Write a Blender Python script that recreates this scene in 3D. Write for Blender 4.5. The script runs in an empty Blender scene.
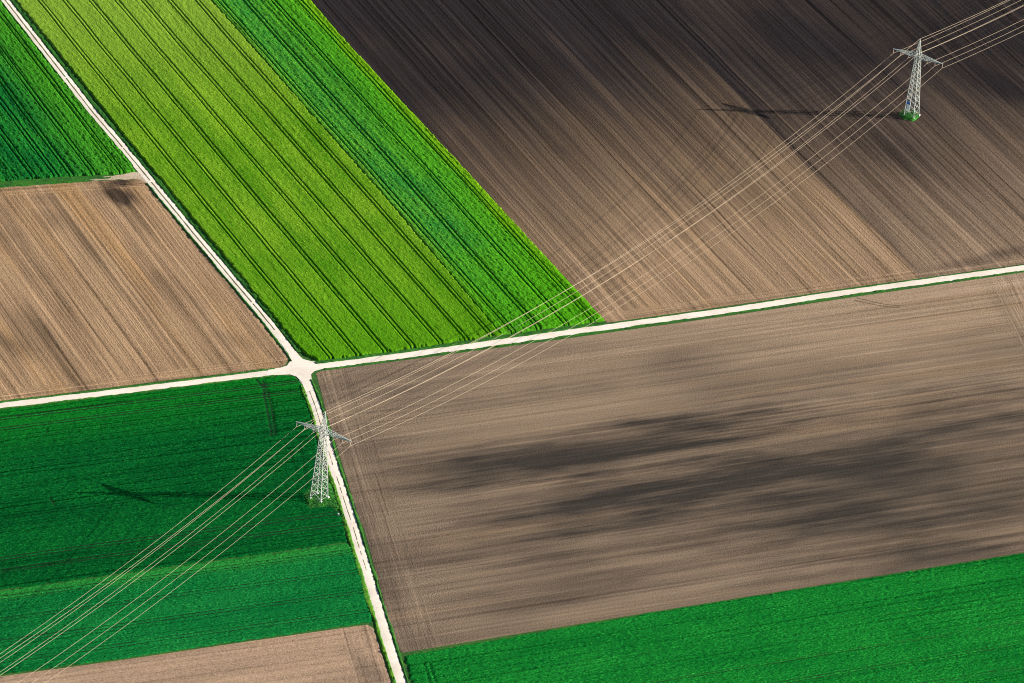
import bpy, bmesh, math, random
import numpy as np
from mathutils import Vector, Matrix
from mathutils.geometry import tessellate_polygon

random.seed(7)
RNG = np.random.default_rng(11)
SC = bpy.context.scene
COL = SC.collection
R = math.radians

# ------------------------------------------------------------------ camera
F_PX = 6236.77
CAM = np.array([0.0, -1843.401, 883.572])
FW = np.array([0.0, 0.90176351, -0.43222976])
RT = np.array([0.99627189, 0.037288, 0.07779417])
UP = np.array([-0.08626892, 0.43061836, 0.89840164])
cam_d = bpy.data.cameras.new('camera')
cam = bpy.data.objects.new('camera', cam_d)
COL.objects.link(cam)
cam.matrix_world = Matrix(((RT[0], UP[0], -FW[0], CAM[0]), (RT[1], UP[1], -FW[1], CAM[1]),
                           (RT[2], UP[2], -FW[2], CAM[2]), (0, 0, 0, 1)))
cam_d.sensor_width = 36.0
cam_d.lens = F_PX * 36.0 / 1024.0
cam_d.clip_start = 1.0
cam_d.clip_end = 90000.0
SC.camera = cam


def gp(px, py):
    """survey point: where a point read off the photograph lies on the ground plane"""
    d = FW + (px - 512.0) / F_PX * RT - (py - 341.5) / F_PX * UP
    k = -CAM[2] / d[2]
    p = CAM + k * d
    return (float(p[0]), float(p[1]))


def gps(pts):
    return [gp(*p) for p in pts]


# ------------------------------------------------------------------ light
SUN_AZ, SUN_EL = 8.12, 21.15          # degrees, from +x counter-clockwise
sd = Vector((math.cos(R(SUN_AZ)) * math.cos(R(SUN_EL)), math.sin(R(SUN_AZ)) * math.cos(R(SUN_EL)), math.sin(R(SUN_EL))))
w = bpy.data.worlds.new('World')
SC.world = w
w.use_nodes = True
nt = w.node_tree
sky = nt.nodes.new('ShaderNodeTexSky')
sky.sky_type = 'NISHITA'
sky.sun_disc = False
sky.sun_elevation = R(SUN_EL)
sky.sun_rotation = R(90 - SUN_AZ)
sky.altitude = 400
bg = nt.nodes['Background']
nt.links.new(sky.outputs[0], bg.inputs[0])
bg.inputs[1].default_value = 0.06
sl = bpy.data.lights.new('sun', 'SUN')
sl.energy = 5.0
sl.angle = R(0.5)
sl.color = (1.0, 0.91, 0.78)
so = bpy.data.objects.new('sun', sl)
COL.objects.link(so)
so.location = (300, 100, 400)
so.rotation_euler = sd.to_track_quat('Z', 'Y').to_euler()
vs = SC.view_settings
vs.view_transform = 'Standard'
vs.look = 'None'
vs.gamma = 1.0
vs.use_curve_mapping = False
vs.exposure = 1.7
SC.cycles.pixel_filter_type = 'BLACKMAN_HARRIS'
SC.cycles.filter_width = 1.05


# ------------------------------------------------------------------ shader helpers
def lin(c):
    """sRGB 0-255 to linear"""
    o = []
    for v in c:
        v = v / 255.0
        o.append(v / 12.92 if v <= 0.04045 else ((v + 0.055) / 1.055) ** 2.4)
    return tuple(o)


class S:
    """a shader value with arithmetic"""
    def __init__(self, g, sock): self.g, self.sock = g, sock
    def __add__(self, o): return self.g.m('ADD', self, o)
    __radd__ = __add__
    def __sub__(self, o): return self.g.m('SUBTRACT', self, o)
    def __rsub__(self, o): return self.g.m('SUBTRACT', o, self)
    def __mul__(self, o): return self.g.m('MULTIPLY', self, o)
    __rmul__ = __mul__
    def __truediv__(self, o): return self.g.m('DIVIDE', self, o)


class G:
    def __init__(self, name):
        self.mat = bpy.data.materials.new(name)
        self.mat.use_nodes = True
        self.t = self.mat.node_tree
        self.bsdf = self.t.nodes['Principled BSDF']
        tc = self.t.nodes.new('ShaderNodeTexCoord')
        sep = self.t.nodes.new('ShaderNodeSeparateXYZ')
        self.t.links.new(tc.outputs['Object'], sep.inputs[0])
        self.x, self.y, self.z = (S(self, sep.outputs[i]) for i in range(3))

    def put(self, inp, v):
        if isinstance(v, S):
            self.t.links.new(v.sock, inp)
        else:
            inp.default_value = v

    def m(self, op, a, b=0.0, c=None, clamp=False):
        n = self.t.nodes.new('ShaderNodeMath')
        n.operation = op
        n.use_clamp = clamp
        self.put(n.inputs[0], a)
        self.put(n.inputs[1], b)
        if c is not None:
            self.put(n.inputs[2], c)
        return S(self, n.outputs[0])

    def clamp(self, a): return self.m('ADD', a, 0.0, clamp=True)
    def sqrt(self, a): return self.m('SQRT', a)
    def mx(self, a, b): return self.m('MAXIMUM', a, b)
    def mn(self, a, b): return self.m('MINIMUM', a, b)

    def vec(self, x, y, z=0.0):
        n = self.t.nodes.new('ShaderNodeCombineXYZ')
        for i, v in enumerate((x, y, z)):
            self.put(n.inputs[i], v)
        return S(self, n.outputs[0])

    def noise(self, x, y, z=0.0, scale=1.0, detail=2.0, rough=0.5):
        n = self.t.nodes.new('ShaderNodeTexNoise')
        self.t.links.new(self.vec(x, y, z).sock, n.inputs['Vector'])
        n.inputs['Scale'].default_value = scale
        n.inputs['Detail'].default_value = detail
        n.inputs['Roughness'].default_value = rough
        return S(self, n.outputs[0])

    def ss(self, v, a, b):
        """0 at a, 1 at b, smooth; a may exceed b"""
        n = self.t.nodes.new('ShaderNodeMapRange')
        n.interpolation_type = 'SMOOTHSTEP'
        self.put(n.inputs['Value'], v)
        if a <= b:
            n.inputs['From Min'].default_value, n.inputs['From Max'].default_value = a, b
            n.inputs['To Min'].default_value, n.inputs['To Max'].default_value = 0, 1
        else:
            n.inputs['From Min'].default_value, n.inputs['From Max'].default_value = b, a
            n.inputs['To Min'].default_value, n.inputs['To Max'].default_value = 1, 0
        return S(self, n.outputs[0])

    def mix(self, f, a, b):
        n = self.t.nodes.new('ShaderNodeMix')
        n.data_type = 'RGBA'
        self.put(n.inputs[0], f)
        for i, v in ((6, a), (7, b)):
            if isinstance(v, S):
                self.t.links.new(v.sock, n.inputs[i])
            else:
                n.inputs[i].default_value = (*v, 1.0)
        return S(self, n.outputs[2])

    def scale(self, colr, f):
        n = self.t.nodes.new('ShaderNodeVectorMath')
        n.operation = 'SCALE'
        self.put(n.inputs[0], colr) if isinstance(colr, S) else None
        if not isinstance(colr, S):
            n.inputs[0].default_value = colr
        self.put(n.inputs['Scale'], f)
        return S(self, n.outputs[0])

    def bump(self, h, strength, dist):
        n = self.t.nodes.new('ShaderNodeBump')
        n.inputs['Strength'].default_value = strength
        n.inputs['Distance'].default_value = dist
        self.t.links.new(h.sock, n.inputs['Height'])
        self.t.links.new(n.outputs[0], self.bsdf.inputs['Normal'])

    def done(self, colr, rough=0.9, spec=0.15):
        if isinstance(colr, S):
            self.t.links.new(colr.sock, self.bsdf.inputs['Base Color'])
        else:
            self.bsdf.inputs['Base Color'].default_value = (*colr, 1)
        self.bsdf.inputs['Roughness'].default_value = rough
        self.bsdf.inputs['Specular IOR Level'].default_value = spec
        return self.mat


# ------------------------------------------------------------------ object helpers
def tag(o, label=None, cat=None, group=None, kind=None):
    if label: o['label'] = label
    if cat: o['category'] = cat
    if group: o['group'] = group
    if kind: o['kind'] = kind
    return o


def link(name, me, mats, parent=None):
    o = bpy.data.objects.new(name, me)
    COL.objects.link(o)
    for m_ in (mats if isinstance(mats, (list, tuple)) else [mats]):
        me.materials.append(m_)
    if parent is not None:
        o.parent = parent
    return o


def grid_mesh(name, verts, faces, smooth=True, midx=None):
    """fast mesh from numpy arrays of vertices and quads"""
    me = bpy.data.meshes.new(name)
    nv, nf = len(verts), len(faces)
    me.vertices.add(nv)
    me.vertices.foreach_set('co', np.ascontiguousarray(verts, dtype=np.float32).ravel())
    me.loops.add(nf * 4)
    me.loops.foreach_set('vertex_index', np.ascontiguousarray(faces, dtype=np.int32).ravel())
    me.polygons.add(nf)
    me.polygons.foreach_set('loop_start', np.arange(nf, dtype=np.int32) * 4)
    try:
        me.polygons.foreach_set('loop_total', np.full(nf, 4, dtype=np.int32))
    except Exception:
        pass
    me.polygons.foreach_set('use_smooth', np.full(nf, smooth))
    if midx is not None:
        me.polygons.foreach_set('material_index', midx.astype(np.int32))
    me.update(calc_edges=True)
    me.validate()
    return me


def _hash(ix, iy, seed):
    n = (ix.astype(np.int64) * 374761393 + iy.astype(np.int64) * 668265263 + seed * 1442695041) & 0x7fffffff
    n = ((n ^ (n >> 13)) * 1274126177) & 0x7fffffff
    n = n ^ (n >> 16)
    return (n & 0xffff) / 65535.0


def vn(x, y, seed=0):
    """value noise 0..1"""
    x, y = np.broadcast_arrays(np.asarray(x, float), np.asarray(y, float))
    ix, iy = np.floor(x), np.floor(y)
    fx, fy = x - ix, y - iy
    fx, fy = fx * fx * (3 - 2 * fx), fy * fy * (3 - 2 * fy)
    a, b = _hash(ix, iy, seed), _hash(ix + 1, iy, seed)
    c, d = _hash(ix, iy + 1, seed), _hash(ix + 1, iy + 1, seed)
    return (a * (1 - fx) + b * fx) * (1 - fy) + (c * (1 - fx) + d * fx) * fy


def inside(px, py, poly):
    r = np.zeros(px.shape, bool)
    n = len(poly)
    for i in range(n):
        x0, y0 = poly[i]
        x1, y1 = poly[(i + 1) % n]
        if y0 == y1:
            continue
        cnd = (y0 > py) != (y1 > py)
        r ^= cnd & (px < (x1 - x0) * (py - y0) / (y1 - y0) + x0)
    return r


class Frame:
    """a field's own axes: x along its rows, y across them"""
    def __init__(self, org_px, deg):
        self.o = np.array(gp(*org_px))
        self.deg = deg
        a = R(deg)
        self.u = np.array([math.cos(a), math.sin(a)])
        self.v = np.array([-math.sin(a), math.cos(a)])

    def __call__(self, px, py):
        d = np.array(gp(px, py)) - self.o
        return (float(d @ self.u), float(d @ self.v))

    def place(self, ob, z=0.0):
        ob.location = (self.o[0], self.o[1], z)
        ob.rotation_euler = (0, 0, R(self.deg))


def sheet(name, fr, poly_px, mat, z):
    pts = [fr(*p) for p in poly_px]
    tris = tessellate_polygon([[Vector((x, y, 0)) for x, y in pts]])
    bm = bmesh.new()
    vs_ = [bm.verts.new((x, y, 0)) for x, y in pts]
    for t in tris:
        try:
            bm.faces.new([vs_[i] for i in t])
        except ValueError:
            pass
    for f in bm.faces:
        if f.normal.z < 0:
            f.normal_flip()
    bmesh.ops.recalc_face_normals(bm, faces=bm.faces)
    bm.normal_update()
    if bm.faces and sum(f.normal.z for f in bm.faces) < 0:
        bmesh.ops.reverse_faces(bm, faces=bm.faces)
    me = bpy.data.meshes.new(name)
    bm.to_mesh(me)
    bm.free()
    o = link(name, me, mat)
    fr.place(o, z)
    return o


def seg_dist(px, py, pts):
    d = np.full(px.shape, 1e9)
    for (x0, y0), (x1, y1) in zip(pts[:-1], pts[1:]):
        dx, dy = x1 - x0, y1 - y0
        t = np.clip(((px - x0) * dx + (py - y0) * dy) / (dx * dx + dy * dy + 1e-12), 0, 1)
        d = np.minimum(d, np.hypot(px - x0 - t * dx, py - y0 - t * dy))
    return d


def crop(name, fr, poly_px, mats, H, trams=(), half=0.2, tracks=(), ds=0.5, dt=0.27, rough=0.2, streak=0.15, seed=1,
         wig=0.25, soft=(), edge=0.42, warp=None, lumps=0.0):
    """standing crop: a canopy surface of real height with wheel tracks cut down to the soil.
    trams: y of wheel tracks (s0, s1 limits optional); tracks: freehand tracks as polylines; soft: shallow drill gaps"""
    poly = [fr(*p) for p in poly_px]
    xs = [p[0] for p in poly]
    ys = [p[1] for p in poly]
    s = np.arange(min(xs) - 1, max(xs) + 1, ds)
    t = np.arange(min(ys) - 1, max(ys) + 1, dt)
    lim = []
    for g in trams:
        y, hf = g if isinstance(g, tuple) else (g, half)
        lim.append((y, hf))
        t = t[(t < y - hf - 0.2) | (t > y + hf + 0.2)]
        t = np.concatenate([t, [y - hf - 0.08, y - hf, y + hf, y + hf + 0.08]])
    t = np.unique(np.round(np.sort(t), 4))
    Sg, T = np.meshgrid(s, t, indexing='ij')
    z = H * (0.86 + rough * (RNG.random(Sg.shape) - 0.5) * 1.6
             + rough * (vn(Sg / 1.6, T / 0.8, seed) - 0.5) * 1.4
             + 0.25 * (vn(Sg / 14, T / 9, seed + 5) - 0.5)
             + streak * (vn(Sg / 40, T / 0.75, seed + 9) - 0.5) * 2 + streak * (vn(Sg / 60, T / 2.1, seed + 3) - 0.5))
    z += lumps * ((RNG.random(Sg.shape) - 0.5) + (vn(Sg / 1.1, T / 0.6, seed + 31) - 0.5) * 1.2)
    z = np.maximum(z, 0.06)
    for y, depth, hw in soft:
        z *= 1 - depth * np.exp(-((T - y) / hw) ** 2)
    low = np.zeros(Sg.shape, bool)
    for y, hf in lim:
        low |= np.abs(T - y) <= hf + 0.02
    for pts, hw in tracks:
        low |= seg_dist(Sg, T, [fr(*p) for p in pts]) < hw
    z[low] = 0.03
    X = Sg + (RNG.random(Sg.shape) - 0.5) * ds * 0.5
    Y = T + np.where(low, 0, (RNG.random(Sg.shape) - 0.5) * dt * 0.3)
    Y = Y + wig * (vn(Sg / 33.0, 0 * Sg, seed + 2) - 0.5) * 2 * np.ones_like(T)
    if warp:                                             # rows that fan: (s_far, y_far, s_near, y_near) per track
        wy = np.array([(a[1] + a[3]) / 2 for a in warp])
        o_ = np.argsort(wy)
        df = np.interp(T, wy[o_], np.array([a[1] for a in warp])[o_] - wy[o_])
        dn = np.interp(T, wy[o_], np.array([a[3] for a in warp])[o_] - wy[o_])
        sf, sn = np.mean([a[0] for a in warp]), np.mean([a[2] for a in warp])
        Y = Y + df + (dn - df) * (Sg - sf) / (sn - sf)
    # faces inside the field outline, with a ragged edge
    cx = (X[:-1, :-1] + X[1:, 1:]) / 2
    cy = (Y[:-1, :-1] + Y[1:, 1:]) / 2
    jx = edge * 2 * (vn(cx / 1.3, cy / 1.3, seed + 21) - 0.5)
    jy = edge * 2 * (vn(cx / 1.3, cy / 1.3, seed + 22) - 0.5)
    keep = inside(cx + jx, cy + jy, poly)
    n, m_ = Sg.shape
    cnt = np.zeros((n, m_), int)
    for a in (0, 1):
        for b in (0, 1):
            cnt[a:n - 1 + a, b:m_ - 1 + b] += keep
    z[cnt < 4] = 0.0
    idx = np.arange(n * m_).reshape(n, m_)
    F = np.stack([idx[:-1, :-1], idx[1:, :-1], idx[1:, 1:], idx[:-1, 1:]], -1)[keep]
    lowf = (low[:-1, :-1] & low[1:, 1:] & low[1:, :-1] & low[:-1, 1:])[keep]
    V = np.stack([X, Y, z], -1).reshape(-1, 3)
    used = np.zeros(len(V), bool)
    used[F.ravel()] = True
    remap = np.cumsum(used) - 1
    me = grid_mesh(name, V[used], remap[F], True, lowf)
    o = link(name, me, mats)
    fr.place(o, 0.0)
    return o


def resample(pts, step):
    P = np.array(pts, float)
    d = np.concatenate([[0], np.cumsum(np.hypot(*np.diff(P, axis=0).T))])
    # smooth (Catmull-like) through linear resample + box filter
    q = np.arange(0, d[-1], step)
    X = np.interp(q, d, P[:, 0])
    Y = np.interp(q, d, P[:, 1])
    k = 9
    for A in (X, Y):
        pad = np.concatenate([2 * A[0] - A[k:0:-1], A, 2 * A[-1] - A[-2:-k - 2:-1]])
        ker = np.ones(2 * k + 1) / (2 * k + 1)
        A[:] = np.convolve(pad, ker, 'same')[k:k + len(A)]
    return np.stack([X, Y], -1)


def ribbon(pts, o0, o1, nc, step, zfun, jit=0.0, seed=0, mask=None):
    """strip along a ground polyline between two side offsets (metres, + = its left side). Returns verts, faces"""
    P = resample(pts, step)
    T = np.gradient(P, axis=0)
    T /= np.linalg.norm(T, axis=1)[:, None]
    N = np.stack([-T[:, 1], T[:, 0]], -1)
    L = np.arange(len(P)) * step
    f = np.linspace(0, 1, nc + 1)
    a0 = o0(L) if callable(o0) else np.full(len(P), float(o0))
    a1 = o1(L) if callable(o1) else np.full(len(P), float(o1))
    off = a0[:, None] * (1 - f) + a1[:, None] * f
    if jit:
        off = off + jit * 2 * (vn(L[:, None] / 1.7, f[None] * 5, seed) - 0.5) + jit * 2 * (vn(L[:, None] / 6.0, f[None] * 3, seed + 1) - 0.5)
    XY = P[:, None, :] + off[..., None] * N[:, None, :]
    z = zfun(L[:, None] + 0 * off, off, f[None] + 0 * off)
    V = np.concatenate([XY, z[..., None]], -1)
    n, m_ = z.shape
    idx = np.arange(n * m_).reshape(n, m_)
    if o1 is not o0 and float(np.mean(a1 - a0)) > 0:
        F = np.stack([idx[:-1, :-1], idx[1:, :-1], idx[1:, 1:], idx[:-1, 1:]], -1)
    else:
        F = np.stack([idx[:-1, :-1], idx[:-1, 1:], idx[1:, 1:], idx[1:, :-1]], -1)
    F = F.reshape(-1, 4) if mask is None else F[mask(L)[:-1]].reshape(-1, 4)
    return V.reshape(-1, 3), F


def ribbons(name, parts, mat, smooth=True):
    vs_, fs, k = [], [], 0
    for v, f in parts:
        vs_.append(v)
        fs.append(f + k)
        k += len(v)
    me = grid_mesh(name, np.concatenate(vs_), np.concatenate(fs), smooth)
    return link(name, me, mat)


# ------------------------------------------------------------------ materials
def soil_mat(name, fr, dry, dark_soil, ridge=1.0, stains=(), heads=(), grad=None, fine=1.0, warm=None, wetbase=0.0, freq=1.0,
             contrast=1.0, patch=0.5, seed=0.0, power=1.0, band=0.75, wetmax=1.0):
    """tilled soil: drilled rows along x, moisture stains and darker areas, headlands worked along the field's edge.
    stains: (px A, px B, half width m, strength); heads: (px on edge A, px on edge B, width m)"""
    g = G(name)
    x, y = g.x, g.y
    wob = g.noise(x * 0.02, y * 0.02, 3.0 + seed, 1, 1)
    yy = y + (wob - 0.5) * 1.2

    def rows(a, b):
        r1 = g.ss(g.noise(a * 0.006, b * 0.95 * freq, 1.3 + seed, 1, 2, 0.6), 0.28, 0.72)
        r2 = g.noise(a * 0.004, b * 0.26 * freq, 7.3 + seed, 1, 2, 0.6)
        r3 = g.noise(a * 0.035, b * 2.1 * freq, 4.1 + seed, 1, 1, 0.5)
        return r1, r2, r3
    r1, r2, r3 = rows(x, yy)
    head = None
    for (A, B, wd) in heads:
        a, b = np.array(fr(*A)), np.array(fr(*B))
        d = (b - a) / np.linalg.norm(b - a)
        nrm = np.array([-d[1], d[0]])
        along = x * float(d[0]) + y * float(d[1])
        dist = (x - float(a[0])) * float(nrm[0]) + (y - float(a[1])) * float(nrm[1])
        q = g.m('ABSOLUTE', dist)
        hm = g.ss(q + (g.noise(x * 0.4, y * 0.4, 0, 1, 2) - 0.5) * 3.0, wd + 1.0, wd - 1.0)
        h1, h2, h3 = rows(along, dist * 1.0)
        r1 = r1 + (h1 - r1) * hm * 0.8
        r2 = r2 + (h2 - r2) * hm
        hl = g.ss(g.noise(along * 0.012, dist * 1.05, 33 + seed, 1, 1, 0.5), 0.55, 0.63) - g.ss(g.noise(along * 0.02, dist * 0.9, 36 + seed, 1, 1, 0.5), 0.57, 0.66)
        hl = hl * (0.55 + 0.9 * g.noise(along * 0.5, dist * 0.5, 39 + seed, 1, 1, 0.5))
        head = hm * hl if head is None else head + hm * hl
    pale = g.ss(g.noise(x * 0.0035, yy * 0.62 * freq, 21 + seed, 1, 1, 0.5), 0.6, 0.68)
    dark = g.ss(g.noise(x * 0.005, yy * 0.55 * freq, 27 + seed, 1, 1, 0.5), 0.6, 0.69)
    clod = g.noise(x, y, 2.2 + seed, 1.8, 2, 0.75)
    clod = g.ss(clod, 0.22, 0.78)
    clod2 = g.noise(x, y, 5.2 + seed, 0.55, 3, 0.6)
    big = g.noise(x * 0.012, y * 0.035, 9.0 + seed, 1, 3, 0.55)
    darken = wetbase + (g.ss(big, 0.38, 0.72)) * patch
    if grad:
        (A, B, v0, v1) = grad                     # share of the dark tone changes across the field between two survey points
        a, b = np.array(fr(*A)), np.array(fr(*B))
        d = (b - a)
        L2 = float(d @ d)
        tt = g.clamp((x - float(a[0])) * float(d[0] / L2) + (y - float(a[1])) * float(d[1] / L2) + (big - 0.5) * 0.55)
        darken = darken + v0 + tt * (v1 - v0)
    warp = g.noise(x * 0.03, y * 0.16, 11 + seed, 1, 3, 0.6)
    for (A, B, hw, st) in stains:
        a, b = np.array(fr(*A)), np.array(fr(*B))
        c = (a + b) / 2
        d = (b - a)
        ln = float(np.linalg.norm(d)) / 2
        d = d / (2 * ln)
        ex, ey = x - float(c[0]), y - float(c[1])
        uu = (ex * float(d[0]) + ey * float(d[1])) / ln
        vv = (ey * float(d[0]) - ex * float(d[1])) / hw
        dd = g.sqrt(uu * uu + vv * vv) + ((warp - 0.5) * 1.3 + (r2 - 0.5) * 0.9 + (r1 - 0.5) * 0.15) * min(1.0, hw / 9.0) * (0.75 if hw < 40 else 1.0)
        darken = darken + g.ss(dd, 1.3, 0.0) * st
    darken = darken + (r2 - 0.5) * band * contrast + (clod2 - 0.5) * 0.2
    darken = g.clamp(darken)
    if wetmax < 1.0:                                     # soft shoulder: the damp soil never quite reaches the darkest tone
        darken = (1.0 - g.m('POWER', 1.0 - darken, 1.25)) * wetmax
    if power != 1.0:
        darken = 1.0 - g.m('POWER', 1.0 - darken, power)
    base = g.mix(darken, dry, dark_soil)
    if warm:
        wm = g.ss(g.noise(x * 0.008, y * 0.09, 15 + seed, 1, 2), 0.5, 0.72)
        base = g.mix(wm * 0.6 * (1.0 - g.clamp(darken)), base, warm)
    v = 1.0 + (r1 - 0.5) * 0.5 * contrast + (r3 - 0.5) * 0.4 * contrast + (pale * 0.34 - dark * 0.34) * contrast + (clod - 0.5) * 0.62 * fine + (clod2 - 0.5) * 0.35
    if head is not None:
        v = v + head * 0.26
    colr = g.scale(base, g.mx(v, 0.25))
    g.bump((r1 * 0.3 + r3 * 0.12) * ridge + clod * 0.3 * fine, 0.8, 0.3)
    return g.done(colr, 1.0, 0.0)


def crop_mat(name, c0, c1, c2, ramp=None, streak=0.5, fine=0.7, seed=0.0, along=None, patch=1.0, lines=0.0):
    """leaf canopy. c0 deep, c1 middle, c2 pale tips; ramp: (y0, y1, colour) tints towards one side; along: (x0, x1, colour)"""
    g = G(name)
    x, y = g.x, g.y
    st = g.noise(x * 0.012, y * 0.5, 2.0 + seed, 1, 3, 0.65)
    bed = g.noise(x * 0.004, y * 0.115, 31.0 + seed, 1, 1, 0.5)
    st2 = g.noise(x * 0.03, y * 1.7, 6.0 + seed, 1, 2, 0.6)
    pt = g.noise(x * 0.03, y * 0.05, 8.0 + seed, 1, 3, 0.6)
    fn = g.ss(g.noise(x * 0.85, y * 1.15, 1.0 + seed, 1.7, 2, 0.7), 0.22, 0.78)
    f2 = g.noise(x, y, 4.0 + seed, 0.55, 2, 0.6)
    k = (st - 0.5) * streak * 2.2 + (st2 - 0.5) * streak + (pt - 0.5) * 2.0 * patch + (f2 - 0.5) * 0.5 + (bed - 0.5) * 1.6 * streak + 0.5
    base = g.mix(g.clamp(k), c0, c1)
    base = g.mix(g.ss(fn + (pt - 0.5) * 0.4, 0.62, 1.0) * 0.6, base, c2)
    for y0, y1, cc in (ramp or ()):
        base = g.mix(g.ss(y + (pt - 0.5) * 9.0 + (st - 0.5) * 2.5, y0, y1) * 0.85, base, cc)
    for x0, x1, cc in (along or ()):
        base = g.mix(g.ss(x + (pt - 0.5) * 40.0 + (f2 - 0.5) * 10, x0, x1) * 0.8, base, cc)
    v = 1.0 + (fn - 0.5) * 1.0 * fine
    if lines:                                            # thin drill gaps where the rows stand open
        ln = g.ss(g.noise(x * 0.004, y * 0.8, 40 + seed, 1, 1, 0.5), 0.58, 0.64) + 0.6 * g.ss(g.noise(x * 0.006, y * 1.5, 44 + seed, 1, 1, 0.5), 0.6, 0.66)
        v = v - ln * lines
    colr = g.scale(base, g.mx(v, 0.2))
    g.bump(fn, 0.5, 0.2)
    return g.done(colr, 1.0, 0.0)


def grass_mat(name, c0, c1, c2, sc=1.0):
    g = G(name)
    a = g.noise(g.x, g.y, 0, 0.12 * sc, 3, 0.6)
    b = g.noise(g.x, g.y, 3, 1.3 * sc, 3, 0.7)
    base = g.mix(g.ss(a, 0.35, 0.65), c0, c1)
    base = g.mix(g.ss(b, 0.5, 0.75) * 0.7, base, c2)
    colr = g.scale(base, g.mx(0.55 + b * 0.9, 0.1))
    g.bump(b, 0.6, 0.2)
    return g.done(colr, 0.85, 0.1)


def gravel_mat(name):
    g = G(name)
    a = g.noise(g.x, g.y, 0, 0.09, 3, 0.6)
    b = g.noise(g.x, g.y, 3, 2.2, 4, 0.75)
    c = g.noise(g.x, g.y, 6, 0.6, 3, 0.6)
    base = g.mix(g.ss(a, 0.35, 0.7), (0.48, 0.44, 0.385), (0.42, 0.375, 0.32))
    base = g.mix(g.ss(c, 0.55, 0.8) * 0.7, base, (0.34, 0.29, 0.23))
    colr = g.scale(base, 0.72 + b * 0.55)
    g.bump(b, 0.4, 0.04)
    return g.done(colr, 0.95, 0.1)


M = {}
M['ground'] = grass_mat('meadow_ground', (0.012, 0.05, 0.008), (0.02, 0.075, 0.01), (0.05, 0.11, 0.012))
M['verge'] = grass_mat('verge_grass', (0.006, 0.055, 0.006), (0.014, 0.085, 0.006), (0.06, 0.13, 0.006), 1.6)
M['verge_bright'] = grass_mat('verge_bright_grass', (0.02, 0.1, 0.006), (0.05, 0.14, 0.006), (0.13, 0.19, 0.012), 1.6)
M['weeds'] = grass_mat('weeds', (0.006, 0.065, 0.009), (0.018, 0.13, 0.013), (0.08, 0.22, 0.018), 2.0)
M['gravel'] = gravel_mat('pale_limestone_gravel')
M['rut'] = G('track_soil').done((0.004, 0.017, 0.006), 1.0, 0.05)
M['wheel'] = G('pressed_soil').done((0.07, 0.05, 0.033), 0.95, 0.0)
M['dry_rut'] = G('dry_straw_soil').done((0.008, 0.03, 0.007), 1.0, 0.05)
M['median'] = grass_mat('median_grass', (0.05, 0.05, 0.02), (0.085, 0.075, 0.036), (0.15, 0.13, 0.07), 2.0)

# ------------------------------------------------------------------ ground sheet
bm = bmesh.new()
bmesh.ops.create_grid(bm, x_segments=8, y_segments=8, size=30000)
me = bpy.data.meshes.new('ground')
bm.to_mesh(me)
bm.free()
ground = link('ground', me, M['ground'])
ground.location = (0, 0, -0.04)
tag(ground, kind='structure')

# ------------------------------------------------------------------ bare fields
SO = dict(kind='structure')
# west tan field
f3 = Frame((140, 260), -66.6)
m3 = soil_mat('tan_soil', f3, (0.2, 0.132, 0.078), (0.035, 0.025, 0.018), ridge=1.0, warm=(0.2, 0.115, 0.048),
              stains=[((104, 184), (136, 208), 7, 1.1), ((106, 181), (142, 181), 5, 0.8), ((95, 183), (140, 184), 3, 0.35), ((118, 195), (160, 245), 4, 0.35),
                      ((40, 205), (60, 235), 8, 0.3), ((50, 200), (110, 280), 3.5, 0.35), ((0, 330), (28, 365), 4, 0.4), ((60, 200), (25, 197), 7, .25),
                      ((205, 330), (262, 350), 6, 0.25), ((20, 300), (60, 355), 3, 0.3)],
              heads=[((0, 187.4), (103, 180.7), 7), ((0, 401.4), (240, 372), 7)], contrast=1.1, patch=0.42, seed=1.0)
o = sheet('bare_field', f3, [(-150, 198), (0, 187.4), (103, 180.7), (140, 179.3), (145, 182.7), (183.7, 230), (259, 320), (287, 354),
                             (289, 359.5), (285, 365), (279.5, 367.6), (240, 372), (170, 380), (0, 401.4), (-150, 420)], m3, 0.0)
tag(o, 'tan drilled bare field beside the crossroads with a dark damp corner at its gateway', 'bare field', kind='structure')
# big brown field
f7 = Frame((680, 450), 27.7)
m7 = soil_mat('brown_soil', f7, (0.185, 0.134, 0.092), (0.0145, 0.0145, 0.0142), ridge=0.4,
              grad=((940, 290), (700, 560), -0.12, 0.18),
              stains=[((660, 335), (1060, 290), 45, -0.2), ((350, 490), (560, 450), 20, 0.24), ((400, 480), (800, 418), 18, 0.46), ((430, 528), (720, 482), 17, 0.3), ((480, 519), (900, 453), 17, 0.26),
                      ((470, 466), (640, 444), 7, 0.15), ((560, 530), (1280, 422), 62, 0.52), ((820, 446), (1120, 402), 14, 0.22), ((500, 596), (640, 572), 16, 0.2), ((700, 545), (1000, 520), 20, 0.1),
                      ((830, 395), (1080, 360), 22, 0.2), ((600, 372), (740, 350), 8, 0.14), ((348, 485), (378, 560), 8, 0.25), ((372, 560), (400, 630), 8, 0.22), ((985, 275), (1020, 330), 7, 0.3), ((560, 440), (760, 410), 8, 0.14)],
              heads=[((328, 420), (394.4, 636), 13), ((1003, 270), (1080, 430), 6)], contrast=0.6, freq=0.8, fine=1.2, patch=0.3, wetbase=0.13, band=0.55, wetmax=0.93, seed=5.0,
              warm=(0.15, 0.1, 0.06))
o = sheet('bare_field', f7, [(316, 373.5), (321, 371), (380, 363.5), (560, 339.5), (730, 315.5), (854, 297), (1024, 272.3), (1200, 248), (1200, 524.5),
                             (1024, 552.5), (680, 607.3), (402, 652.8), (394.7, 643), (383.5, 600), (364.5, 530), (358.5, 518), (338.5, 452), (328.5, 420), (318, 380)],
          m7, 0.0)
tag(o, 'large brown harrowed field streaked with dark damp bands between the lanes', 'bare field', kind='structure')
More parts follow.
